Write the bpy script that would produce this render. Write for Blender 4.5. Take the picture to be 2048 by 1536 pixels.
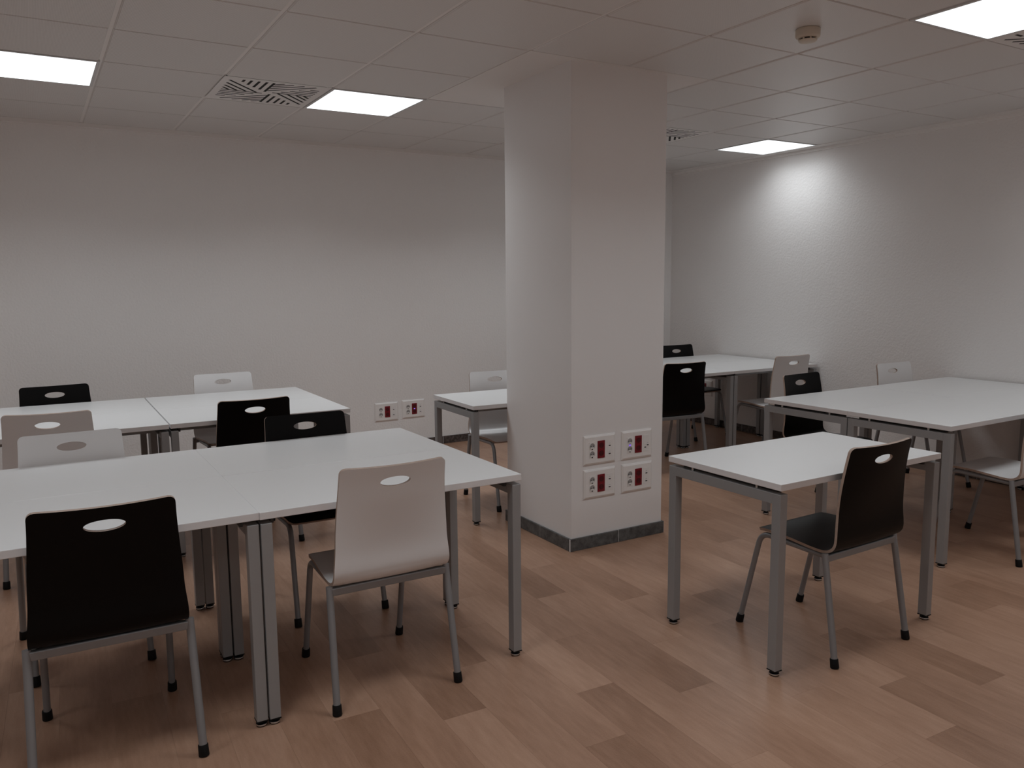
import bpy, bmesh, math, random
from mathutils import Vector, Matrix

random.seed(7)
scene = bpy.context.scene
for o in list(bpy.data.objects):
    bpy.data.objects.remove(o, do_unlink=True)
COL = scene.collection

# ------------------------------------------------------------------ camera
F_PX, YAW, PITCH, ROLL = 1616.62, math.radians(30.607), math.radians(7.197), math.radians(-0.509)
CAM = Vector((-0.9914, -3.4988, 1.4783))
fwd = Vector((math.sin(YAW) * math.cos(PITCH), math.cos(YAW) * math.cos(PITCH), -math.sin(PITCH)))
r0 = Vector((math.cos(YAW), -math.sin(YAW), 0))
u0 = r0.cross(fwd)
right = math.cos(ROLL) * r0 + math.sin(ROLL) * u0
up = -math.sin(ROLL) * r0 + math.cos(ROLL) * u0
cam_data = bpy.data.cameras.new('camera')
cam = bpy.data.objects.new('camera', cam_data)
COL.objects.link(cam)
cam.matrix_world = Matrix(((right.x, up.x, -fwd.x, CAM.x), (right.y, up.y, -fwd.y, CAM.y),
                           (right.z, up.z, -fwd.z, CAM.z), (0, 0, 0, 1)))
cam_data.sensor_fit = 'HORIZONTAL'
cam_data.sensor_width = 36.0
cam_data.lens = F_PX / 2048 * 36.0
cam_data.clip_start = 0.05
scene.camera = cam

# ------------------------------------------------------------------ world, exposure
world = bpy.data.worlds.new('world')
world.use_nodes = True
world.node_tree.nodes['Background'].inputs[0].default_value = (0, 0, 0, 1)
world.node_tree.nodes['Background'].inputs[1].default_value = 0.0
scene.world = world
vs = scene.view_settings
vs.view_transform = 'Standard'
vs.look = 'None'
vs.gamma = 1.0
vs.use_curve_mapping = False
vs.exposure = 0.04
PANEL_WATTS, PANEL_SPREAD, PANEL_GLOW = 6.9, 139.0, 1.6      # the room is lit by its ceiling panels alone
PANEL_COL = (.915, .98, 1.02)
scene.cycles.diffuse_bounces = 6
scene.cycles.glossy_bounces = 3
scene.cycles.max_bounces = 7

# ------------------------------------------------------------------ helpers
def srgb(r, g, b):
    f = lambda c: c / 12.92 if c <= 0.04045 else ((c + 0.055) / 1.055) ** 2.4
    return (f(r / 255), f(g / 255), f(b / 255), 1.0)

class NT:
    def __init__(s, name):
        s.mat = bpy.data.materials.new(name)
        s.mat.use_nodes = True
        s.t = s.mat.node_tree
        s.b = s.t.nodes['Principled BSDF']
    def n(s, typ, **kw):
        nd = s.t.nodes.new(typ)
        for k, v in kw.items():
            setattr(nd, k, v)
        return nd
    def l(s, a, b):
        s.t.links.new(a, b)
    def math(s, op, a, b=None, c=None):
        nd = s.n('ShaderNodeMath', operation=op)
        for i, v in enumerate((a, b, c)):
            if v is None:
                continue
            if isinstance(v, (int, float)):
                nd.inputs[i].default_value = v
            else:
                s.l(v, nd.inputs[i])
        return nd.outputs[0]
    def mix(s, fac, a, b):
        nd = s.n('ShaderNodeMix', data_type='RGBA')
        for sock, v in ((nd.inputs[0], fac), (nd.inputs[6], a), (nd.inputs[7], b)):
            if isinstance(v, (int, float, tuple)):
                sock.default_value = v
            else:
                s.l(v, sock)
        return nd.outputs[2]

def plain(name, col, rough=0.5, metal=0.0, spec=0.5, emit=None, strength=0.0, var=0.0, scale=8.0):
    m = NT(name)
    m.b.inputs['Roughness'].default_value = rough
    m.b.inputs['Metallic'].default_value = metal
    m.b.inputs['Specular IOR Level'].default_value = spec
    tc = m.n('ShaderNodeTexCoord')
    nz = m.n('ShaderNodeTexNoise')
    nz.inputs['Scale'].default_value = scale
    nz.inputs['Detail'].default_value = 4
    m.l(tc.outputs['Object'], nz.inputs['Vector'])
    lo = tuple(c * (1 - var) for c in col[:3]) + (1,)
    hi = tuple(min(1, c * (1 + var)) for c in col[:3]) + (1,)
    m.l(m.mix(nz.outputs[0], lo, hi), m.b.inputs['Base Color'])
    if emit:
        m.b.inputs['Emission Color'].default_value = emit
        m.b.inputs['Emission Strength'].default_value = strength
    return m.mat

def bumpy(name, col, rough, scale, dist, scale2=None, spec=0.3):
    m = NT(name)
    m.b.inputs['Roughness'].default_value = rough
    m.b.inputs['Specular IOR Level'].default_value = spec
    g = m.n('ShaderNodeNewGeometry')
    nz = m.n('ShaderNodeTexNoise')
    nz.inputs['Scale'].default_value = scale
    nz.inputs['Detail'].default_value = 3
    m.l(g.outputs['Position'], nz.inputs['Vector'])
    bp = m.n('ShaderNodeBump')
    bp.inputs['Distance'].default_value = dist
    bp.inputs['Strength'].default_value = 0.6
    m.l(nz.outputs[0], bp.inputs['Height'])
    m.l(bp.outputs[0], m.b.inputs['Normal'])
    n2 = m.n('ShaderNodeTexNoise')
    n2.inputs['Scale'].default_value = 1.3
    m.l(g.outputs['Position'], n2.inputs['Vector'])
    m.l(m.mix(n2.outputs[0], tuple(c * .97 for c in col[:3]) + (1,), tuple(min(1, c * 1.03) for c in col[:3]) + (1,)),
        m.b.inputs['Base Color'])
    return m.mat

M = {}
M['wall'] = bumpy('wall_paint', (.82, .793, .777, 1), .5, 62, .0050)
M['pillar'] = bumpy('pillar_paint', (.81, .783, .772, 1), .5, 40, .0006)
M['plaster'] = bumpy('plaster_board', (.76, .73, .71, 1), .7, 40, .0004)
M['grid'] = plain('ceiling_grid_metal', (.80, .77, .75, 1), .5)
M['trim'] = plain('ceiling_trim', (.86, .84, .82, 1), .5)
M['panel_frame'] = plain('light_frame', (.62, .62, .62, 1), .4)
M['diffuser'] = plain('light_diffuser', (.9, .9, .9, 1), .5, emit=PANEL_COL + (1,), strength=PANEL_GLOW)
M['vent'] = plain('vent_plate', (.74, .715, .70, 1), .45)
M['void'] = plain('vent_dark', (.012, .011, .011, 1), .9)
M['detector'] = plain('detector_plastic', (.60, .53, .44, 1), .45)
M['top'] = plain('white_laminate_top', (.70, .69, .685, 1), .34, var=.01)
M['edge'] = plain('white_edge_band', (.74, .72, .72, 1), .4)
M['steel'] = plain('grey_powder_coat', (.32, .32, .322, 1), .42, metal=.25)
M['gapdark'] = plain('gap_shade_dark', (.05, .05, .05, 1), .6)  # near-black colour standing in for shade in the table gap
M['chairsteel'] = plain('grey_tube', (.27, .275, .285, 1), .38, metal=.35)
M['spacer'] = plain('spacer_metal', (.65, .65, .65, 1), .3, metal=.8)
M['rubber'] = plain('black_rubber', (.004, .004, .0045, 1), .6, spec=.25)
M['chrome'] = plain('chrome_glide', (.6, .6, .6, 1), .18, metal=1.0)
M['wlam'] = plain('white_chair_laminate', (.72, .70, .695, 1), .33)
M['blam'] = plain('black_chair_laminate', (.0022, .0018, .0019, 1), .40, spec=.14)
M['plate'] = plain('socket_plate', (.82, .79, .77, 1), .35)
M['module'] = plain('socket_module', (.80, .77, .75, 1), .35)
M['red'] = plain('red_socket', (.19, .005, .014, 1), .3)
M['reddark'] = plain('red_well_shade', (.075, .002, .006, 1), .4)  # darker red painting the shade inside the red wells
M['slot'] = plain('socket_hole', (.02, .02, .02, 1), .6)
M['well'] = plain('well_shade', (.33, .315, .31, 1), .45)  # grey painting the shade inside the wells, also used on label lines
M['led'] = plain('blue_indicator', (.3, .2, .9, 1), .4, emit=(.35, .2, 1, 1), strength=.45)
M['grout'] = plain('grout', (.60, .59, .58, 1), .8)

def stone(name, a, b, scale):
    m = NT(name)
    g = m.n('ShaderNodeNewGeometry')
    nz = m.n('ShaderNodeTexNoise')
    nz.inputs['Scale'].default_value = scale
    nz.inputs['Detail'].default_value = 8
    nz.inputs['Roughness'].default_value = .7
    m.l(g.outputs['Position'], nz.inputs['Vector'])
    rp = m.n('ShaderNodeValToRGB')
    rp.color_ramp.elements[0].position = .38
    rp.color_ramp.elements[1].position = .68
    rp.color_ramp.elements[0].color = a
    rp.color_ramp.elements[1].color = b
    m.l(nz.outputs[0], rp.inputs[0])
    m.l(rp.outputs[0], m.b.inputs['Base Color'])
    m.b.inputs['Roughness'].default_value = .45
    return m.mat
M['slate'] = stone('slate_skirting', (.055, .055, .055, 1), (.15, .15, .148, 1), 22)
M['marble'] = stone('brown_marble_skirting', (.025, .018, .016, 1), (.16, .125, .115, 1), 38)

def ply():
    m = NT('plywood_edge')
    tc = m.n('ShaderNodeTexCoord')
    nz = m.n('ShaderNodeTexNoise')
    nz.inputs['Scale'].default_value = 60
    m.l(tc.outputs['Object'], nz.inputs['Vector'])
    m.l(m.mix(nz.outputs[0], (.31, .222, .175, 1), (.44, .325, .265, 1)), m.b.inputs['Base Color'])
    m.b.inputs['Roughness'].default_value = .55
    return m.mat
M['ply'] = ply()

def ceiling_tile_mat():
    m = NT('perforated_metal_tile')
    g = m.n('ShaderNodeNewGeometry')
    sx = m.n('ShaderNodeSeparateXYZ')
    m.l(g.outputs['Position'], sx.inputs[0])
    P = .0055
    fx = m.math('SUBTRACT', m.math('FRACT', m.math('DIVIDE', sx.outputs[0], P)), .5)
    fy = m.math('SUBTRACT', m.math('FRACT', m.math('DIVIDE', sx.outputs[1], P)), .5)
    d = m.math('SQRT', m.math('ADD', m.math('MULTIPLY', fx, fx), m.math('MULTIPLY', fy, fy)))
    hole = m.math('LESS_THAN', d, .27)
    m.l(m.mix(m.math('MULTIPLY', hole, .42), (.71, .688, .670, 1), (.30, .28, .27, 1)), m.b.inputs['Base Color'])
    m.b.inputs['Roughness'].default_value = .36
    m.b.inputs['Specular IOR Level'].default_value = .45
    return m.mat
M['tile'] = ceiling_tile_mat()

PL_W, PL_L, PL_X0, PL_A = .1635, 1.01, .478, .030
PHASE = [-1.52, -1.22, -.81, -.39, -.03, -.61, -1.015, -.72, -.315, .115, .46, .80, 1.17, 1.52, -1.255, -.9]
PHASE2 = {-4: -.965, -3: -.543, -2: -1.145, -1: -.83}
def plank_phase(k):
    if k in PHASE2:
        return PHASE2[k]
    if 0 <= k < len(PHASE):
        return PHASE[k]
    return (-1.52 + .372 * k) % PL_L

def floor_mat():
    m = NT('wood_look_vinyl')
    g = m.n('ShaderNodeNewGeometry')
    at = m.n('ShaderNodeAttribute', attribute_name='tone')
    sd = m.n('ShaderNodeAttribute', attribute_name='seed')
    mp = m.n('ShaderNodeMapping')
    mp.inputs['Rotation'].default_value = (0, 0, PL_A)
    m.l(g.outputs['Position'], mp.inputs['Vector'])
    # plank index from position, shared by every plank
    sx = m.n('ShaderNodeSeparateXYZ')
    m.l(mp.outputs[0], sx.inputs[0])
    col = m.math('FLOOR', m.math('DIVIDE', m.math('SUBTRACT', sx.outputs[0], PL_X0), PL_W))
    # offset grain by plank so it breaks at the joints
    oi = m.n('ShaderNodeObjectInfo')
    cb = m.n('ShaderNodeCombineXYZ')
    m.l(m.math('ADD', sx.outputs[0], m.math('MULTIPLY', col, 7.3)), cb.inputs[0])
    m.l(m.math('MULTIPLY', sx.outputs[1], .14), cb.inputs[1])
    m.l(m.math('MULTIPLY', sd.outputs['Fac'], 37.0), cb.inputs[2])
    g1 = m.n('ShaderNodeTexNoise')
    g1.inputs['Scale'].default_value = 62
    g1.inputs['Detail'].default_value = 6
    g1.inputs['Roughness'].default_value = .6
    m.l(cb.outputs[0], g1.inputs['Vector'])
    cb2 = m.n('ShaderNodeCombineXYZ')
    m.l(m.math('ADD', sx.outputs[0], m.math('MULTIPLY', col, 3.1)), cb2.inputs[0])
    m.l(m.math('MULTIPLY', sx.outputs[1], .22), cb2.inputs[1])
    m.l(m.math('MULTIPLY', sd.outputs['Fac'], 11.0), cb2.inputs[2])
    g2 = m.n('ShaderNodeTexNoise')
    g2.inputs['Scale'].default_value = 7
    g2.inputs['Detail'].default_value = 3
    m.l(cb2.outputs[0], g2.inputs['Vector'])
    fine = m.n('ShaderNodeTexNoise')
    fine.inputs['Scale'].default_value = 220
    m.l(g.outputs['Position'], fine.inputs['Vector'])
    v = m.math('ADD', m.math('MULTIPLY', m.math('SUBTRACT', g1.outputs[0], .5), .62),
               m.math('MULTIPLY', m.math('SUBTRACT', g2.outputs[0], .5), .65))
    v = m.math('ADD', v, m.math('MULTIPLY', m.math('SUBTRACT', fine.outputs[0], .5), .25))
    v = m.math('ADD', v, m.math('MULTIPLY', m.math('SUBTRACT', at.outputs['Fac'], .5), .66))
    v = m.math('ADD', v, .5)
    rp = m.n('ShaderNodeValToRGB')
    e = rp.color_ramp.elements
    e[0].position, e[0].color = .12, (.2585, .1400, .0870, 1)
    e[1].position, e[1].color = .88, (.470, .289, .200, 1)
    mid = e.new(.5)
    mid.color = (.371, .2145, .1425, 1)
    m.l(v, rp.inputs[0])
    m.l(rp.outputs[0], m.b.inputs['Base Color'])
    m.b.inputs['Roughness'].default_value = .33
    m.b.inputs['Specular IOR Level'].default_value = .4
    bp = m.n('ShaderNodeBump')
    bp.inputs['Distance'].default_value = .0006
    bp.inputs['Strength'].default_value = .5
    m.l(fine.outputs[0], bp.inputs['Height'])
    m.l(bp.outputs[0], m.b.inputs['Normal'])
    return m.mat
M['floor'] = floor_mat()
M['subfloor'] = plain('floor_joint', (.28, .17, .115, 1), .7)

# ---- mesh building
class MB:
    def __init__(s):
        s.v, s.f, s.mi, s.sm = [], [], [], []
    def add(s, vs_, fs, mi=0, smooth=False):
        o = len(s.v)
        s.v += [tuple(p) for p in vs_]
        for f in fs:
            s.f.append(tuple(i + o for i in f))
            s.mi.append(mi)
            s.sm.append(smooth)
        return s
    def box(s, x0, x1, y0, y1, z0, z1, mi=0, bev=0.0):
        if bev <= 0:
            vv = [(x, y, z) for z in (z0, z1) for y in (y0, y1) for x in (x0, x1)]
            return s.add(vv, [(0, 2, 3, 1), (4, 5, 7, 6), (0, 1, 5, 4), (2, 6, 7, 3), (0, 4, 6, 2), (1, 3, 7, 5)], mi)
        bm = bmesh.new()
        bmesh.ops.create_cube(bm, size=1)
        for v in bm.verts:
            v.co = Vector(((x0 + x1) / 2 + v.co.x * (x1 - x0), (y0 + y1) / 2 + v.co.y * (y1 - y0), (z0 + z1) / 2 + v.co.z * (z1 - z0)))
        bmesh.ops.bevel(bm, geom=list(bm.edges), offset=bev, segments=2, profile=.5, affect='EDGES')
        bm.verts.index_update()
        s.add([v.co for v in bm.verts], [tuple(v.index for v in f.verts) for f in bm.faces], mi)
        bm.free()
        return s
    def lathe(s, prof, c=(0, 0, 0), n=24, mi=0, ax=Vector((0, 0, 1)), smooth=True, cap=True):
        ax = ax.normalized()
        a = ax.orthogonal().normalized()
        b = ax.cross(a)
        c = Vector(c)
        vv, ff = [], []
        for r, h in prof:
            for k in range(n):
                t = 2 * math.pi * k / n
                vv.append(c + ax * h + (a * math.cos(t) + b * math.sin(t)) * r)
        for i in range(len(prof) - 1):
            for k in range(n):
                ff.append((i * n + k, i * n + (k + 1) % n, (i + 1) * n + (k + 1) % n, (i + 1) * n + k))
        if cap:
            ff.append(tuple(range(n - 1, -1, -1)))
            ff.append(tuple((len(prof) - 1) * n + k for k in range(n)))
        return s.add(vv, ff, mi, smooth)
    def tube(s, pts, r, n=14, mi=0):
        pts = [Vector(p) for p in pts]
        vv, ff = [], []
        t0 = (pts[1] - pts[0]).normalized()
        a = t0.orthogonal().normalized()
        for i, p in enumerate(pts):
            t = ((pts[min(i + 1, len(pts) - 1)] - p).normalized() + (p - pts[max(i - 1, 0)]).normalized()).normalized()
            a = (a - t * a.dot(t)).normalized()
            b = t.cross(a)
            for k in range(n):
                w = 2 * math.pi * k / n
                vv.append(p + (a * math.cos(w) + b * math.sin(w)) * r)
        for i in range(len(pts) - 1):
            for k in range(n):
                ff.append((i * n + k, i * n + (k + 1) % n, (i + 1) * n + (k + 1) % n, (i + 1) * n + k))
        ff.append(tuple(range(n - 1, -1, -1)))
        ff.append(tuple((len(pts) - 1) * n + k for k in range(n)))
        return s.add(vv, ff, mi, True)
    def mesh(s, name, mats):
        me = bpy.data.meshes.new(name)
        me.from_pydata(s.v, [], s.f)
        for m in (mats if isinstance(mats, (list, tuple)) else [mats]):
            me.materials.append(m)
        for p, mi, sm in zip(me.polygons, s.mi, s.sm):
            p.material_index = mi
            p.use_smooth = sm
        bm = bmesh.new()
        bm.from_mesh(me)
        bmesh.ops.recalc_face_normals(bm, faces=bm.faces)
        bm.to_mesh(me)
        bm.free()
        if any(s.sm):
            try:
                me.set_sharp_from_angle(angle=math.radians(42))
            except Exception:
                pass
        me.update()
        return me
    def build(s, name, mats, parent=None, loc=(0, 0, 0)):
        return link(name, s.mesh(name, mats), parent, loc)

def link(name, data, parent=None, loc=(0, 0, 0), rz=0.0):
    o = bpy.data.objects.new(name, data)
    COL.objects.link(o)
    o.location = loc
    o.rotation_euler = (0, 0, rz)
    if parent:
        o.parent = parent
    return o

def tag(o, label=None, cat=None, group=None, kind=None):
    if label:
        o['label'] = label
    if cat:
        o['category'] = cat
    if group:
        o['group'] = group
    if kind:
        o['kind'] = kind
    return o

KIDS = {}
def children(o):
    return KIDS.get(o.name, [])
def child(o, parent):
    KIDS.setdefault(parent.name, []).append(o)
    return o
def copy_tree(o, parent=None):
    c = o.copy()
    COL.objects.link(c)
    c.parent = parent
    for ch in children(o):
        k = copy_tree(ch, c)
        child(k, c)
    return c

# ------------------------------------------------------------------ the room
H = 2.600
WX, WY = 4.945, 3.163            # right wall, back wall
LX, RY = -4.60, -5.60            # unseen left wall and wall behind the camera
PX0, PX1, PY0, PY1 = 1.476, 2.123, .049, .737
T = .12

def struct(name, mb, mat, label, cat, parent=None):
    o = mb.build(name, mat, parent)
    tag(o, label, cat, kind='structure')
    return o

struct('wall_back', MB().box(LX - T, WX + T, WY, WY + T, 0, H + .25), M['wall'], 'long off-white textured wall at the back of the room', 'wall')
struct('wall_right', MB().box(WX, WX + T, RY - T, WY, 0, H + .25), M['wall'], 'off-white textured wall on the right with bright light pool', 'wall')
struct('wall_left', MB().box(LX - T, LX, RY - T, WY, 0, H + .25), M['wall'], 'off-white wall on the left outside the view', 'wall')
struct('wall_front', MB().box(LX, WX, RY - T, RY, 0, H + .25), M['wall'], 'off-white wall behind the viewpoint', 'wall')
struct('pillar', MB().box(PX0, PX1, PY0, PY1, 0, H + .01, bev=.004), M['pillar'], 'square white painted pillar in the middle of the room', 'pillar')

# floor: sub-surface plus individual planks
floor = struct('floor', MB().box(LX, WX, RY, WY, -.06, -.0015), M['subfloor'], 'wood-look plank floor in warm brown tones', 'floor')
ca, sa = math.cos(PL_A), math.sin(PL_A)
def uv2w(u, v):                      # plank coordinates -> world
    return Vector((u * ca + v * sa, -u * sa + v * ca, 0))
def seen(p):
    q = p - CAM
    d = q.dot(fwd)
    if d < .2:
        return None
    x, y = 1024 + F_PX * q.dot(right) / d, 768 - F_PX * q.dot(up) / d
    return d if (-60 < x < 2108 and -60 < y < 1640) else None
planks = []
for k in range(-36, 32):
    u_a = PL_X0 + k * PL_W
    ph = plank_phase(k)
    for j in range(-8, 7):
        v_b = ph + j * PL_L
        v_a = v_b - PL_L
        cs = [uv2w(u_a + a * PL_W, v_a + b * PL_L) for a in (0, 1) for b in (0, 1)]
        if all(c.x < LX or c.x > WX or c.y < RY or c.y > WY for c in cs):
            continue
        ds = [seen(uv2w(u_a + a * PL_W, v_a + b * PL_L)) for a in (0, .5, 1) for b in (0, .25, .5, .75, 1)]
        ds = [d for d in ds if d]
        h = math.sin(k * 12.9898 + j * 78.233) * 43758.5453
        planks.append((min(ds) if ds else 99, u_a, v_a, h - math.floor(h), k, j))
planks.sort(key=lambda p: p[0])
G_ = .00018
def clip_poly(poly):
    for ax, lim, keep in ((0, LX, 1), (0, WX, -1), (1, RY, 1), (1, WY, -1)):
        out = []
        for i in range(len(poly)):
            a, b = poly[i], poly[(i + 1) % len(poly)]
            da, db = (a[ax] - lim) * keep, (b[ax] - lim) * keep
            if da >= 0:
                out.append(a)
            if da * db < 0:
                out.append(a + (b - a) * (da / (da - db)))
        poly = out
        if not poly:
            return []
    return poly
def plank_geo(u_a, v_a):
    poly = clip_poly([uv2w(u_a + G_, v_a + G_), uv2w(u_a + PL_W - G_, v_a + G_),
                      uv2w(u_a + PL_W - G_, v_a + PL_L - G_), uv2w(u_a + G_, v_a + PL_L - G_)])
    if len(poly) < 3:
        return None
    n = len(poly)
    vv = [p for p in poly] + [p + Vector((0, 0, -.004)) for p in poly]
    ff = [tuple(range(n)), tuple(range(2 * n - 1, n - 1, -1))] + [(i, n + i, n + (i + 1) % n, (i + 1) % n) for i in range(n)]
    return vv, ff
# tone at the far and near end of planks that stand out (column, row): (far, near)
FORCE = {(1, 0): (.05, .55), (2, 0): (.12, .75), (3, 1): (.5, .08), (3, 0): (.7, .1), (7, -1): (.08, .5), (0, 0): (.1, .6),
         (6, -1): (.1, .45), (8, -1): (.1, .5), (7, 0): (.15, .6), (6, 0): (.2, .7), (9, -1): (.7, .12), (14, 0): (.1, .6),
         (-2, 1): (.5, .04), (-4, 0): (.08, .5), (-3, 1): (.5, .08), (-1, 1): (.6, .08), (5, 1): (.6, .12),
         (2, -1): (.75, .7), (1, 1): (.8, .75), (4, -1): (.75, .8), (8, -2): (.85, .6)}
def ends(k, j, t):
    if (k, j) in FORCE:
        return FORCE[k, j]
    t2 = (t * 7.31) % 1.0
    return (.35 + .4 * t, .35 + .4 * t2)
def add_tone(me, tones, seeds):
    a = me.attributes.new('tone', 'FLOAT', 'POINT')
    a.data.foreach_set('value', tones)
    a = me.attributes.new('seed', 'FLOAT', 'FACE')
    a.data.foreach_set('value', seeds)
def vert_tones(vv, v_a, e):
    out = []
    for p in vv:
        v = p.x * sa + p.y * ca
        t = max(0, min(1, (v - v_a) / PL_L))
        out.append(e[1] * (1 - t) + e[0] * t)
    return out
rest = MB(); rest_t = []; rest_s = []
count = 0
for d, u_a, v_a, tone, k, j in planks:
    gq = plank_geo(u_a, v_a)
    if gq is None:
        continue
    if d < 99 and count < 295:
        mb = MB().add(*gq)
        me = mb.mesh('plank', M['floor'])
        add_tone(me, vert_tones(gq[0], v_a, ends(k, j, tone)), [tone] * len(me.polygons))
        link('plank', me, floor)
        count += 1
    else:
        rest.add(*gq)
        rest_t += vert_tones(gq[0], v_a, ends(k, j, tone))
        rest_s += [tone] * len(gq[1])
me = rest.mesh('far_planks', M['floor'])
add_tone(me, rest_t, rest_s)
tag(link('far_planks', me, floor), kind='stuff')

# skirting
def skirting(name, label, runs, mat, h=.07, th=.012, first=None):
    root = link(name, None)
    tag(root, label, 'skirting', kind='structure')
    for (x0, y0, x1, y1, nx, ny, offs) in runs:      # wall line, outward normal
        L = math.hypot(x1 - x0, y1 - y0)
        dx, dy = (x1 - x0) / L, (y1 - y0) / L
        cuts = [0.0]
        s = offs
        while s < L - .02:
            if s > .02:
                cuts.append(s)
            s += .33
        cuts.append(L)
        for a, b in zip(cuts[:-1], cuts[1:]):
            a2, b2 = a + .0018, b - .0018
            xs = sorted((x0 + dx * a2, x0 + dx * b2)); ys = sorted((y0 + dy * a2, y0 + dy * b2))
            if nx:
                xs = sorted((x0, x0 + nx * th))
            else:
                ys = sorted((y0, y0 + ny * th))
            MB().box(xs[0], xs[1], ys[0], ys[1], .0008, h, bev=.0012).build('skirting_tile', mat, root)
        # grout bed behind the joints, with its thin painted top bead
        xs = sorted((x0, x1)); ys = sorted((y0, y1))
        if nx:
            xs = sorted((x0, x0 + nx * th * .86))
        else:
            ys = sorted((y0, y0 + ny * th * .86))
        MB().box(xs[0], xs[1], ys[0], ys[1], .001, h - .001).build('grout', M['grout'], root)
    return root
e = .012
skirting('baseboard_pillar', 'dark grey slate skirting tiles around the pillar foot',
         [(PX0 - e, PY0, PX1 + e, PY0, 0, -1, .335), (PX0, PY0, PX0, PY1 + e, -1, 0, .30),
          (PX1, PY0, PX1, PY1 + e, 1, 0, .33), (PX0, PY1, PX1, PY1, 0, 1, .33)], M['slate'])
skirting('baseboard_back', 'dark brown marble skirting tiles along the back wall', [(LX, WY, WX - e, WY, 0, -1, .2)], M['marble'])
skirting('baseboard_right', 'dark brown marble skirting tiles along the right wall', [(WX, RY, WX, WY, -1, 0, .1)], M['marble'])

# ceiling ---------------------------------------------------------------
ceiling = struct('ceiling', MB().box(LX - T, WX + T, RY - T, WY + T, H + .26, H + .34), M['plaster'],
                 'white suspended ceiling of square perforated metal tiles', 'ceiling')
TS = .6
LIGHTS = [(-5, 2), (-5, -3), (-5, -8), (-2, 2), (1, 2), (4, 2), (7, 2), (-2, -3), (1, -3), (4, -3), (7, -3), (-2, -8), (1, -8), (4, -8), (7, -8)]
VENTS = [(0, 2), (5, 2), (5, -3)]
PATCH = {(2, 0), (3, 0), (2, 1), (3, 1)}
def tile_mesh():
    g, drop, bv = .009, .008, .006
    a, b = g, TS - g
    c, d = .0050, TS - .0050
    z0, z1 = H - .001, H + .014
    vv = []
    for ins, z in ((0, z1), (0, z0 + bv * .8), (bv, z0)):
        k = ins * .35
        vv += [(a + ins, c + k, z), (b - ins, c + k, z), (b - ins, d - k, z), (a + ins, d - k, z)]
    ff = []
    for i in (0, 1):
        for k in range(4):
            ff.append((i * 4 + k, i * 4 + (k + 1) % 4, (i + 1) * 4 + (k + 1) % 4, (i + 1) * 4 + k))
    ff += [(8, 9, 10, 11), (3, 2, 1, 0)]
    return MB().add(vv, ff).mesh('ceiling_tile', M['tile'])
TM = tile_mesh()
IX = range(-7, 8); IY = range(-9, 5)
for i in IX:
    for j in IY:
        if (i, j) in LIGHTS or (i, j) in VENTS or (i, j) in PATCH:
            continue
        link('ceiling_tile', TM, ceiling, (i * TS, j * TS, 0))
# exposed T bars between the tiles
bw = .012
zb0, zb1 = H + .0062, H + .012
for i in range(-7, 9):
    if i in (3,):
        MB().box(i * TS - bw, i * TS + bw, RY, 0, zb0, zb1).build('grid_bar', M['grid'], ceiling)
        MB().box(i * TS - bw, i * TS + bw, 2 * TS, WY, zb0, zb1).build('grid_bar', M['grid'], ceiling)
    else:
        MB().box(i * TS - bw, i * TS + bw, RY, WY, zb0, zb1).build('grid_bar', M['grid'], ceiling)
for j in range(-9, 6):
    if j in (1,):
        MB().box(LX, 2 * TS, j * TS - bw, j * TS + bw, H + .0142, H + .020).build('grid_bar', M['grid'], ceiling)
        MB().box(4 * TS, WX, j * TS - bw, j * TS + bw, H + .0142, H + .020).build('grid_bar', M['grid'], ceiling)
    else:
        MB().box(LX, WX, j * TS - bw, j * TS + bw, H + .0142, H + .020).build('grid_bar', M['grid'], ceiling)
# plain boards: around the pillar and along the walls
pz = H + .001
mb = MB()
x0, x1, y0, y1 = 2 * TS + .004, 4 * TS - .004, .004, 2 * TS - .004
mb.box(x0, x1, y0, PY0, pz, pz + .012); mb.box(x0, x1, PY1, y1, pz, pz + .012)
mb.box(x0, PX0, PY0, PY1, pz, pz + .012); mb.box(PX1, x1, PY0, PY1, pz, pz + .012)
mb.build('plain_board', M['plaster'], ceiling)
MB().box(8 * TS + .011, WX, RY, WY, H, H + .012).build('border_board', M['plaster'], ceiling)
MB().box(LX, 8 * TS + .011, 5 * TS + .011, WY, H, H + .012).build('border_board', M['plaster'], ceiling)
MB().box(LX, -7 * TS - .011, RY, 5 * TS, H, H + .012).build('border_board', M['plaster'], ceiling)
MB().box(-7 * TS, 8 * TS, RY, -9 * TS - .011, H, H + .012).build('border_board', M['plaster'], ceiling)
# edge trim where the ceiling meets the walls
tr = link('trim_1', None); tag(tr, 'thin white edge trim between back wall and ceiling', 'trim', kind='structure')
MB().box(LX, WX, WY - .012, WY, H - .010, H).build('trim_strip', M['wall'], tr)
tr = link('trim_2', None); tag(tr, 'thin white edge trim between right wall and ceiling', 'trim', kind='structure')
MB().box(WX - .024, WX, RY, WY - .024, H - .024, H).build('trim_strip', M['trim'], tr)

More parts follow.
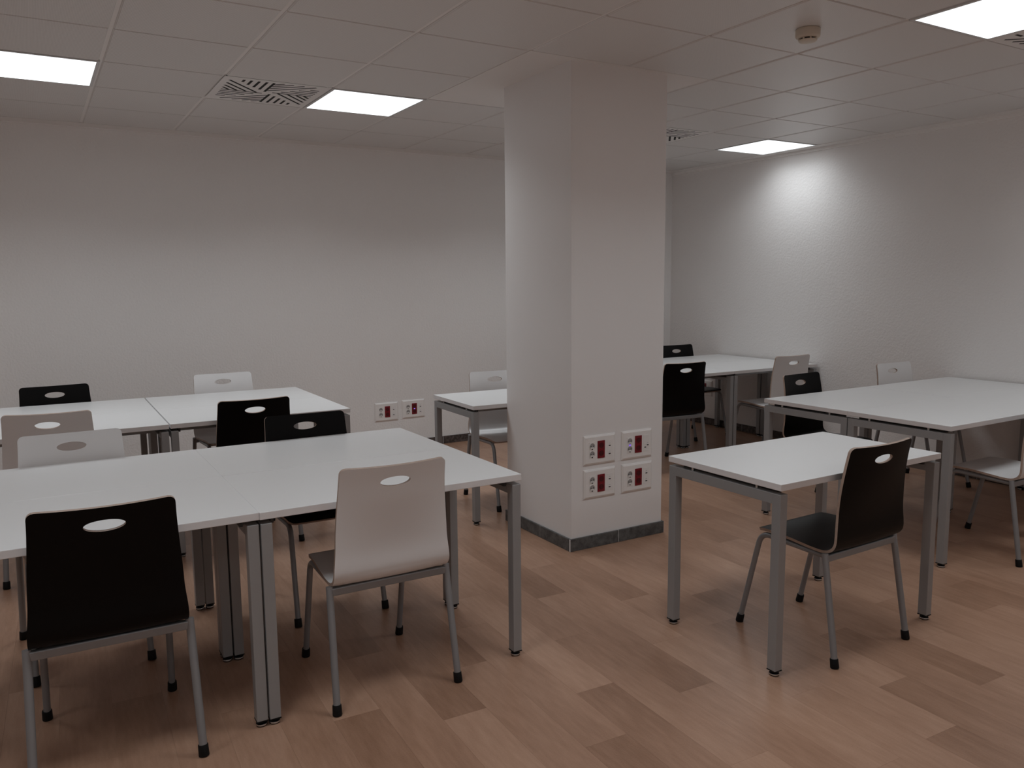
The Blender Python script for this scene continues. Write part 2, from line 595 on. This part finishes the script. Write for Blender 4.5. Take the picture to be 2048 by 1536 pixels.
# ------------------------------------------------------------------ light panels
def light_panel(i, j, label, dim=1.0):
    root = link('ceiling_light', None, None, (i * TS + .3, j * TS + .3, H))
    tag(root, label, 'light', 'square ceiling light panels')
    a, b = .297, .281
    mb = MB()
    z0, z1 = -.004, .02
    for (x0, x1, y0, y1) in ((-a, a, -a, -b), (-a, a, b, a), (-a, -b, -b, b), (b, a, -b, b)):
        mb.box(x0, x1, y0, y1, z0, z1)
    mb.build('frame', M['panel_frame'], root)
    MB().box(-b, b, -b, b, .000, .010).build('diffuser', M['diffuser'], root)
    ld = bpy.data.lights.new('panel_lamp', 'AREA')
    ld.shape = 'SQUARE'
    ld.size = 2 * b
    ld.energy = PANEL_WATTS * dim
    ld.spread = math.radians(PANEL_SPREAD)
    ld.color = PANEL_COL
    link('panel_lamp', ld, root, (0, 0, -.0005))
LL = {(-2, 2): 'glowing white ceiling light panel cut off at the left edge of the photo',
      (1, 2): 'glowing white ceiling light panel next to the slotted vent, left of the pillar',
      (4, 2): 'square ceiling light panel hidden behind the top of the pillar',
      (7, 2): 'glowing white ceiling light panel beside the right wall, right of the pillar',
      (4, -3): 'glowing white ceiling light panel in the top right corner of the photo'}
for ij in LIGHTS:
    light_panel(*ij, LL.get(ij, 'square ceiling light panel of the rows outside the view'), .50 if ij == (7, 2) else .7 if ij == (7, -3) else .45 if ij in ((7, -8), (4, -8)) else {2: 1.14, -3: .86, -8: .9}[ij[1]])

# ------------------------------------------------------------------ slotted ceiling vents
def vent(i, j, label):
    root = link('ceiling_vent', None, None, (i * TS + .3, j * TS + .3, H))
    tag(root, label, 'vent', 'slotted square ceiling vents')
    S, W = .598, .0080
    slots = []
    A = [(s, .07, s - .005 if k else s - .03) for k, s in enumerate((.19, .257, .327, .397, .464))]
    base = [((s, t0), (s, t1)) for s, t0, t1 in A]
    for t0 in (.135, .25, .352, .44):
        base.append(((.068, t0), (.068 + (.522 - t0) * .86, .522)))
    # the diagonal family keeps clear of the axial one
    for q in range(4):
        for (a, b) in base:
            pa, pb = a, b
            for _ in range(q):
                pa, pb = (pa[1], 1 - pa[0]), (pb[1], 1 - pb[0])
            slots.append((Vector(((pa[0] - .5) * S, (pa[1] - .5) * S)), Vector(((pb[0] - .5) * S, (pb[1] - .5) * S))))
    from mathutils.geometry import delaunay_2d_cdt
    h = S / 2
    pv = [Vector((-h, -h)), Vector((h, -h)), Vector((h, h)), Vector((-h, h))]
    pf = [[0, 1, 2, 3]]
    for a, b in slots:
        d = (b - a).normalized()
        n = Vector((-d.y, d.x)) * W
        k = len(pv)
        q4 = [a - n, b - n, b + n, a + n]
        if (q4[1] - q4[0]).cross(q4[2] - q4[0]) < 0:
            q4.reverse()
        pv += q4
        pf.append([k, k + 1, k + 2, k + 3])
    ov, oe, of, _, _, ofid = delaunay_2d_cdt(pv, [], pf, 1, 1e-6)
    bm = bmesh.new()
    bv_ = [bm.verts.new((p.x, p.y, 0)) for p in ov]
    for f, ids in zip(of, ofid):
        if any(i > 0 for i in ids):
            continue
        bm.faces.new([bv_[i] for i in f])
    for v in [v for v in bm.verts if not v.link_faces]:
        bm.verts.remove(v)
    r = bmesh.ops.extrude_face_region(bm, geom=list(bm.faces))
    for v in [g for g in r['geom'] if isinstance(g, bmesh.types.BMVert)]:
        v.co.z += .0003
    bmesh.ops.recalc_face_normals(bm, faces=bm.faces)
    me = bpy.data.meshes.new('vent_plate')
    bm.to_mesh(me); bm.free()
    me.materials.append(M['vent'])
    link('vent_plate', me, root, (0, 0, -.0005))
    MB().box(-.275, .275, -.275, .275, -.0001, .03).build('plenum_box', M['void'], root)
vent(0, 2, 'square slotted air vent beside the light panel, left of the pillar')
vent(5, 2, 'square slotted air vent partly hidden behind the right edge of the pillar')
vent(5, -3, 'square slotted air vent just showing in the top right corner')

# ------------------------------------------------------------------ smoke detector
det = link('smoke_detector', None, None, (2.115, -.90, H))
tag(det, 'round cream smoke detector on a ceiling tile', 'smoke detector')
MB().lathe([(.050, .0), (.050, -.004), (.054, -.005), (.054, -.032), (.051, -.038), (.045, -.042), (.030, -.042)], n=40).build('base', M['detector'], det)
MB().lathe([(.030, -.041), (.030, -.052)], n=32, cap=False).build('inner_chamber', M['slot'], det)
MB().lathe([(.0, -.0495), (.040, -.0495), (.040, -.052), (.036, -.056), (.022, -.059), (.0, -.060)], n=40, cap=False).build('cover', M['detector'], det)
for k in range(8):
    t = 2 * math.pi * (k + .3) / 8
    mb = MB().box(.034, .0415, -.003, .003, -.051, -.040)
    o = mb.build('rib', M['detector'], det)
    o.rotation_euler = (0, 0, t)

# ------------------------------------------------------------------ tables
def make_table():
    root = link('table', None)
    TL, TD, TZ, TH = .997, .597, .740, .025
    def add(o, par=root):
        child(o, par); return o
    # origin at the near-left corner on the floor; top 1.0 x 0.6
    mb = MB().box(.0015, TL + .0015, .0015, TD + .0015, TZ - TH, TZ, bev=.0015)
    me = mb.mesh('table_top', [M['top'], M['edge']])
    for p in me.polygons:
        p.material_index = 0 if abs(p.normal.z) > .6 else 1
    add(link('table_top', me, root))
    LW, LX_, zf = .040, .037, .700
    for sx in (0, 1):
        xa = .004 if sx == 0 else 1.0 - .004 - LX_
        for sy in (0, 1):
            ya = .004 if sy == 0 else .6 - .004 - LW
            lg = add(MB().box(xa, xa + LX_, ya, ya + LW, .022, zf, bev=.002).build('leg', M['steel'], root))
            cx, cy = xa + LX_ / 2, ya + LW / 2
            ft = MB().box(xa - .0004, xa + LX_ + .0004, ya - .0004, ya + LW + .0004, .0185, .0225, 0)
            ft.lathe([(.010, .019), (.010, .010), (.0175, .010), (.0185, .0085)], (cx, cy, 0), 20, 0)
            ft.lathe([(.0185, .0085), (.0190, .007), (.0190, .0035), (.0185, .003)], (cx, cy, 0), 20, 1)
            ft.lathe([(.0185, .003), (.0180, 0.0)], (cx, cy, 0), 20, 0)
            add(ft.build('levelling_foot', [M['rubber'], M['chrome']], lg), lg)
        add(MB().box(xa, xa + LX_, .004 + LW - .001, .6 - .004 - LW + .001, zf - .040, zf, bev=.0015).build('end_rail', M['steel'], root))
        for yy in (.13, .47):
            add(MB().lathe([(.006, zf - .001), (.006, TZ - TH + .001)], (xa + LX_ / 2 - (.004 if sx == 0 else -.004), yy, 0), 12).build('spacer', M['spacer'], root))
    for xs_ in (.046, .944):
        add(MB().box(xs_, xs_ + .010, .046, .554, .688, TZ - TH - .0002).build('gap_shade_strip', M['gapdark'], root))  # dark strip added to make the gap under the top look shaded
    for yy in (.19, .38):
        add(MB().box(.040, .960, yy, yy + .03, .670, .6995).build('long_rail', M['steel'], root))
    return root
t0 = make_table()
used = [False]
TG = {'lf': (-.401, -.880, .000), 'bl': (-.397, 1.094, -.009), 'rt': (2.930, -1.188, .012), 'fr': (3.914, 1.220, -.008)}
def place_table(x, y, rz, label, group):
    if not used[0]:
        o = t0; used[0] = True
    else:
        o = copy_tree(t0)
    o.location = (x, y, 0)
    o.rotation_euler = (0, 0, rz)
    tag(o, label, 'table', group)
    return o
def grp(key, i, j, label, group, dx=0, dy=0):
    x, y, a = TG[key]
    lx, ly = i * 1.0 + dx, j * .6 + dy
    place_table(x + lx * math.cos(a) - ly * math.sin(a), y + lx * math.sin(a) + ly * math.cos(a), a, label, group)
place_table(1.299, -1.536, .011, 'single white table standing alone right of the pillar with a black chair', 'white rectangular tables')
place_table(1.248, .746, -.030, 'single white table half hidden behind the left side of the pillar', 'white rectangular tables')
gname = 'white rectangular tables'
grp('lf', 0, 0, 'front right table of the near left block, white chair pulled up to it', gname)
grp('lf', 0, 1, 'rear right table of the near left block, black chair on its far side', gname, 0, .002)
grp('lf', -1, 0, 'front left table of the near left block, nearest black chair before it', gname, .0029, .005)
grp('lf', -1, 1, 'rear left table of the near left block, white chair on its far side', gname, .0029, .0030)
grp('bl', 0, 0, 'front right table of the left block by the back wall, black chair before it', gname)
grp('bl', 0, 1, 'rear right table of the left block by the back wall, white chair behind it', gname)
grp('bl', -1, 0, 'front left table of the left block by the back wall, white chair before it', gname, -.004)
grp('bl', -1, 1, 'rear left table of the left block by the back wall, black chair behind it', gname, -.004)
grp('rt', 0, 0, 'front left table of the block against the right wall, behind the single table', gname)
grp('rt', 0, 1, 'rear left table of the block against the right wall, black chair behind it', gname, 0, -.0024)
grp('rt', 1, 0, 'front right table of the block against the right wall, cut off by the photo edge', gname, -.0026)
grp('rt', 1, 1, 'rear right table of the block against the right wall, white chair behind it', gname, .0034, -.0024)
grp('fr', 0, 0, 'front right table of the far corner block, white chair drawn up to it', gname)
grp('fr', 0, 1, 'rear right table of the far corner block touching the right wall', gname, 0, .003)
grp('fr', -1, 0, 'front left table of the far corner block, behind the pillar edge and black chair', gname)
grp('fr', -1, 1, 'rear left table of the far corner block, mostly hidden by the pillar', gname)

# ------------------------------------------------------------------ chairs
PROF = [(.170, .4335), (.160, .4395), (.140, .4430), (.100, .4450), (.040, .4450), (-.020, .4425), (-.080, .4385), (-.120, .4355),
        (-.155, .4345), (-.180, .4375), (-.200, .4470), (-.213, .4610), (-.219, .4800), (-.2195, .5050), (-.2180, .5400), (-.2180, .5800),
        (-.2205, .6400), (-.2265, .7100), (-.2370, .7850), (-.2505, .8530)]
def catmull(pts, n):
    P = [Vector((a, b)) for a, b in pts]
    out = []
    for i in range(len(P) - 1):
        p0, p1, p2, p3 = P[max(i - 1, 0)], P[i], P[i + 1], P[min(i + 2, len(P) - 1)]
        for k in range(n):
            t = k / n
            out.append(.5 * ((2 * p1) + (p2 - p0) * t + (2 * p0 - 5 * p1 + 4 * p2 - p3) * t * t + (3 * p1 - p0 - 3 * p2 + p3) * t ** 3))
    out.append(P[-1])
    return out
DENSE = catmull(PROF, 12)
ARC = [0.0]
for a, b in zip(DENSE[:-1], DENSE[1:]):
    ARC.append(ARC[-1] + (b - a).length)
LEN = ARC[-1]
def prof_at(s):
    s = max(0.0, min(LEN, s))
    import bisect
    i = min(max(bisect.bisect_right(ARC, s) - 1, 0), len(DENSE) - 2)
    t = (s - ARC[i]) / max(1e-9, ARC[i + 1] - ARC[i])
    p = DENSE[i].lerp(DENSE[i + 1], t)
    a = DENSE[max(i - 3, 0)]; b = DENSE[min(i + 4, len(DENSE) - 1)]
    tg = (b - a).normalized()
    return p, tg
def smooth(a, b, x):
    t = max(0, min(1, (x - a) / (b - a)))
    return t * t * (3 - 2 * t)
S_BEND = next(ARC[i] for i, p in enumerate(DENSE) if p.x < -.125 and p.y < .45)
def half_w(s):
    p, _ = prof_at(s)
    if p.y < .46:                                  # seat
        w = .200 + .0175 * smooth(0, .30, s)
    else:
        z = p.y
        w = .2175 - .0085 * smooth(.46, .58, z) - .0145 * smooth(.55, .853, z)
    r1, r2 = .030, .022
    if s < r1:
        w -= r1 - math.sqrt(max(0, r1 * r1 - (r1 - s) ** 2))
    if LEN - s < r2:
        d = LEN - s
        w -= r2 - math.sqrt(max(0, r2 * r2 - (r2 - d) ** 2))
    return w
TH_ = .0055
def shell_pt(s, x, side):
    """x in metres across, side +1 sitter's face, -1 rear face"""
    p, tg = prof_at(s)
    n = Vector((-tg.y, tg.x))                      # tangent runs front->back->up ; flip so it faces the sitter
    n = Vector((tg.y, -tg.x))
    w = .21
    sag = .020 * smooth(.50, .76, p.y) * (1 - (x / .195) ** 2) if p.y > .46 else .004 * smooth(.02, .2, s) * (1 - (x / w) ** 2)
    q = p - n * sag + n * (TH_ * side)
    return Vector((x, q.x, q.y))

def shell_part(s0, s1, rows, hole=None, close0=True, close1=True):
    """grid of the bent ply between arc lengths s0..s1 with two faces and a wooden rim"""
    NT_ = 20
    ss = rows
    R_ = len(ss)
    V2 = []                                        # (s, x)
    idx = {}
    for i, s in enumerate(ss):
        w = half_w(s)
        for j in range(NT_ + 1):
            idx[i, j] = len(V2)
            V2.append((s, w * (2 * j / NT_ - 1)))
    F2 = []
    hi = None
    if hole:
        hs, a, b = hole                             # arc centre, half width, half height
        i0 = max(i for i in range(R_) if ss[i] < hs - b - .012)
        i1 = min(i for i in range(R_) if ss[i] > hs + b + .012)
        j0, j1 = NT_ // 2 - 4, NT_ // 2 + 4
        hi = (i0, i1, j0, j1)
    for i in range(R_ - 1):
        for j in range(NT_):
            if hi and hi[0] <= i < hi[1] and hi[2] <= j < hi[3]:
                continue
            F2.append((idx[i, j], idx[i, j + 1], idx[i + 1, j + 1], idx[i + 1, j]))
    rims = []
    if hi:
        i0, i1, j0, j1 = hi
        lp = [idx[i0, j] for j in range(j0, j1)] + [idx[i, j1] for i in range(i0, i1)] + \
             [idx[i1, j] for j in range(j1, j0, -1)] + [idx[i, j0] for i in range(i1, i0, -1)]
        # refine the loop count on the ellipse by splitting quads into fans
        prev = lp
        N = len(lp)
        ang = [math.atan2((V2[k][0] - hs) / b, V2[k][1] / a) for k in lp]
        for rr in (.5, 1.0):
            cur = []
            for k, th in zip(lp, ang):
                es, ex = hs + b * math.sin(th), a * math.cos(th)
                cur.append(len(V2))
                V2.append((V2[k][0] * (1 - rr) + es * rr, V2[k][1] * (1 - rr) + ex * rr))
            for q in range(N):
                F2.append((prev[q], prev[(q + 1) % N], cur[(q + 1) % N], cur[q]))
            prev = cur
        rims.append((prev, True))
    n2 = len(V2)
    vv = [shell_pt(s, x, 1) for s, x in V2] + [shell_pt(s, x, -1) for s, x in V2]
    ff = [(f, 0) for f in F2] + [(tuple(n2 + k for k in reversed(f)), 0) for f in F2]
    def rim(a, b):
        ff.append(((a, b, n2 + b, n2 + a), 1))
    for i in range(R_ - 1):
        rim(idx[i, 0], idx[i + 1, 0]); rim(idx[i + 1, NT_], idx[i, NT_])
    for j in range(NT_):
        if close0:
            rim(idx[0, j + 1], idx[0, j])
        if close1:
            rim(idx[R_ - 1, j], idx[R_ - 1, j + 1])
    for lp, _ in rims:
        for q in range(len(lp)):
            rim(lp[q], lp[(q + 1) % len(lp)])
    mb = MB()
    mb.v = [tuple(p) for p in vv]
    mb.f = [f for f, _ in ff]; mb.mi = [m for _, m in ff]; mb.sm = [True] * len(ff)
    return mb
def rows(a, b, n, extra=()):
    r = [a + (b - a) * k / n for k in range(n + 1)] + list(extra)
    return sorted(set(round(x, 5) for x in r))
S_HOLE = LEN - .0585
seat_rows = rows(0, S_BEND, 22, (.003, .007, .012, .02, .026))
hb = .0185
back_rows = rows(S_BEND, LEN - .115, 40) + [x for x in rows(LEN - .105, LEN, 14, (LEN - .002, LEN - .005, LEN - .010, LEN - .017)) if x > LEN - .11]
seat_mb = shell_part(0, S_BEND, seat_rows, close1=False)
back_mb = shell_part(S_BEND, LEN, back_rows, hole=(S_HOLE, .056, hb), close0=False)

def front_leg_pts(sx):
    x0, x1 = sx * .192, sx * .199
    A = Vector((x0, -.176, .4115)); B = Vector((x0, .152, .4240)); Cc = Vector((x1, .2495, .012))
    r = .05
    d1 = (A - B).normalized(); d2 = (Cc - B).normalized()
    P1 = B + d1 * r; P2 = B + d2 * r
    out = [A, P1]
    for k in range(1, 9):
        t = k / 9
        out.append(P1 * (1 - t) ** 2 + B * 2 * t * (1 - t) + P2 * t * t)
    out += [P2, Cc]
    return out
LEGF = {sx: MB().tube(front_leg_pts(sx), .0116) for sx in (-1, 1)}
LEGR = {sx: MB().tube([(sx * .222, -.1800, .432), (sx * .2225, -.1845, .40), (sx * .2317, -.250, .012)], .0127) for sx in (-1, 1)}
def cap_mb(p, d):
    d = Vector(d).normalized()
    return MB().lathe([(.0152, 0), (.0165, .003), (.0156, .034), (.0146, .037), (.0118, .037)], p, 18, 0, d)
def make_chair(kind):
    root = link('chair', None)
    lam = M['wlam'] if kind == 'white' else M['blam']
    def add(o, par=root):
        child(o, par); return o
    add(link('seat', seat_mb.mesh('seat', [lam, M['ply']]), root))
    add(link('backrest', back_mb.mesh('backrest', [lam, M['ply']]), root))
    for sx in (-1, 1):
        l = add(LEGF[sx].build('leg', M['chairsteel'], root))
        add(cap_mb((sx * .1995, .2515, .0005), (-.017 * sx * 0, -.0975, .412)).build('rubber_foot', M['rubber'], l), l)
        l = add(LEGR[sx].build('leg', M['chairsteel'], root))
        add(cap_mb((sx * .2318, -.2505, .0005), (-sx * .0092, .0655, .388)).build('rubber_foot', M['rubber'], l), l)
    add(MB().box(-.2225, .2225, -.192, -.169, .3985, .4270, bev=.004).build('rear_bar', M['chairsteel'], root))
    add(MB().tube([(-.192, .06, .416), (.192, .06, .416)], .009).build('front_bar', M['chairsteel'], root))
    return root
PROTO = {'white': make_chair('white'), 'black': make_chair('black')}
first = {'white': True, 'black': True}
CH = [
 ('black', -.848, -.685, -1.1, 0, 'black chair nearest the viewer at bottom left, its back to us'),
 ('white', .052, -.682, -.6, 0, 'white chair at the near left tables with its back to us'),
 ('black', 1.781, -1.341, 1.8, 0, 'black chair with plywood edges at the single table right of the pillar'),
 ('white', -.880, .112, 1.1, 1, 'white chair facing us from the far side of the near left tables'),
 ('black', .113, .108, -1.0, 1, 'black chair facing us from the far side of the near left tables'),
 ('white', -.936, 1.288, -5.9, 0, 'white chair at the left photo edge, its back to us, before the back wall tables'),
 ('black', .028, 1.277, 1.0, 0, 'black chair with its back to us at the left tables by the back wall'),
 ('black', -.876, 2.100, 5.5, 1, 'black chair facing us between the left tables and the back wall'),
 ('white', .137, 2.134, 1.4, 1, 'white chair facing us between the left tables and the back wall'),
 ('white', 1.750, 1.165, -5.5, 1, 'white chair half hidden by the left side of the pillar'),
 ('black', 3.331, 1.393, -5.7, 0, 'black chair with its back to us just right of the pillar'),
 ('black', 4.415, 2.218, 0.0, 1, 'farthest black chair, behind the far corner tables beside the pillar edge'),
 ('white', 4.364, 1.258, -2.2, 0, 'white chair with its back to us at the far corner tables by the right wall'),
 ('black', 3.431, -.109, 4.8, 1, 'black chair facing us at the rear of the tables along the right wall'),
 ('white', 4.456, -.070, -.7, 1, 'white chair facing us at the rear of the tables along the right wall'),
 ('white', 3.517, -1.117, 1.4, 0, 'white chair cut off by the right photo edge, seat under the right tables'),
]
for kind, x, y, a, face, label in CH:
    o = PROTO[kind] if first[kind] else copy_tree(PROTO[kind])
    first[kind] = False
    o.location = (x, y, 0)
    o.rotation_euler = (0, 0, math.radians(a) + math.pi * face)
    if (kind, x) == ('white', .052):
        o.scale = (1, 1, 1.011)
    tag(o, label, 'chair', 'bent plywood stacking chairs')

# ------------------------------------------------------------------ socket plates
def socket_plate(x, y, z, label, variant=0, led=None, rz=0.0):
    """plate on a wall facing -Y; x,z = centre"""
    root = link('power_outlet', None, None, (x, y, z), rz)
    tag(root, label, 'power outlet', 'triple socket plates')
    W, Hh, D = .218, .163, .010
    mb = MB()
    # chamfered cover
    vv = []
    for ins, yy in ((0, 0), (0, -.005), (.010, -D), (.016, -D)):
        vv += [(-W / 2 + ins, yy, -Hh / 2 + ins), (W / 2 - ins, yy, -Hh / 2 + ins), (W / 2 - ins, yy, Hh / 2 - ins), (-W / 2 + ins, yy, Hh / 2 - ins)]
    ff = [(i * 4 + k, i * 4 + (k + 1) % 4, (i + 1) * 4 + (k + 1) % 4, (i + 1) * 4 + k) for i in range(3) for k in range(4)]
    ff += [(0, 1, 2, 3), (12, 13, 14, 15)]
    mb.add(vv, ff).build('cover_plate', M['plate'], root)
    Y = Vector((0, -1, 0))
    def well(par, cx, cz, r, mat_rim, mat_well):
        o = MB().lathe([(r, D + .0010), (r, D + .0032), (r - .0022, D + .0032), (r - .003, D + .0014)], (cx, 0, cz), 24, 0, Y, cap=False).build('socket', mat_rim, par)
        MB().lathe([(r - .0015, D + .0010), (r - .0015, D + .0016)], (cx, 0, cz), 24, 0, Y).build('well_shade', mat_well, o)  # flat darker disc, the recess shade is in its colour
        MB().box(cx - .010, cx + .010, -D - .0028, -D - .001, cz - .0135, cz - .006, bev=.0004).build('lit_lip', mat_rim, o)  # lighter bar imitating the lit lower part of the well
        for sx in (-1, 1):
            MB().lathe([(.0030, D + .001), (.0030, D + .0021)], (cx + sx * .0085, 0, cz + .001), 10, 0, Y).build('pin_hole', M['slot'], o)
        MB().box(cx - .0035, cx + .0035, -D - .0036, -D - .001, cz - r + .0005, cz - r + .0050).build('earth_clip', M['slot'], o)
    # white double socket
    u = lambda f: (f - .5) * W
    mod = MB().box(u(.165), u(.335), -D - .0012, -D + .001, -.047, .047, bev=.0005).build('white_socket_module', M['module'], root)
    well(mod, u(.25), .0225, .0195, M['module'], M['well'])
    well(mod, u(.25), -.0225, .0195, M['module'], M['well'])
    # red double socket
    mod = MB().box(u(.42), u(.645), -D - .0030, -D + .001, -.049, .049, bev=.0008).build('red_socket_module', M['red'], root)
    tag(mod, 'dark red double socket')
    for cz in (.0225, -.0225):
        o = MB().lathe([(.019, D + .0028), (.019, D + .0042), (.0168, D + .0042), (.016, D + .0030)], (u(.5325), 0, cz), 24, 0, Y, cap=False).build('socket', M['red'], mod)
        MB().lathe([(.0172, D + .0028), (.0172, D + .0033)], (u(.5325), 0, cz), 24, 0, Y).build('well_shade', M['reddark'], o)  # flat disc with the recess shade painted in darker red
        for sx in (-1, 1):
            MB().lathe([(.0026, D + .003), (.0026, D + .0040)], (u(.5325) + sx * .0085, 0, cz), 10, 0, Y).build('pin_hole', M['slot'], o)
    # data module
    mod = MB().box(u(.72), u(.90), -D - .0012, -D + .001, -.047, .047, bev=.0005).build('data_module', M['module'], root)
    cx = u(.80)
    ports = ((cx, .017), (cx, -.029)) if variant == 0 else ((cx - .008, -.022), (cx + .010, -.010))
    for (px_, pz_) in ports:
        o = MB().box(px_ - .008, px_ + .008, -D - .0020, -D - .001, pz_ - .009, pz_ + .010, bev=.0004).build('data_port', M['plate'], mod)
        MB().box(px_ - .0065, px_ + .0065, -D - .0024, -D - .0018, pz_ - .0045, pz_ + .0015).build('port_opening', M['slot'], o)
        MB().box(px_ - .005, px_ + .005, -D - .0024, -D - .0018, pz_ + .0105, pz_ + .0122).build('label_line', M['well'], o)
    if led is not None:
        lx, lz = led
        tag(MB().lathe([(.0068, D + .0005), (.0068, D + .0032), (.0045, D + .0042)], (u(lx), 0, lz), 14, 0, Y).build('indicator_light', M['led'], root), 'small blue indicator light')
socket_plate(1.6645, PY0, .554, 'upper left of the four socket plates on the pillar')
socket_plate(1.928, PY0, .554, 'upper right of the four socket plates on the pillar, blue light lit', 1, (.25, 0.0))
socket_plate(1.6655, PY0, .3635, 'lower left of the four socket plates on the pillar')
socket_plate(1.931, PY0, .3625, 'lower right of the four socket plates on the pillar')
socket_plate(1.6525, WY, .347, 'left of the two socket plates low on the back wall')
socket_plate(1.9115, WY, .353, 'right of the two socket plates low on the back wall, blue light lit', 0, (.5325, 0.0))
socket_plate(WX, 2.62, .375, 'socket plate low on the right wall, glimpsed under the far corner tables', rz=-math.pi / 2)
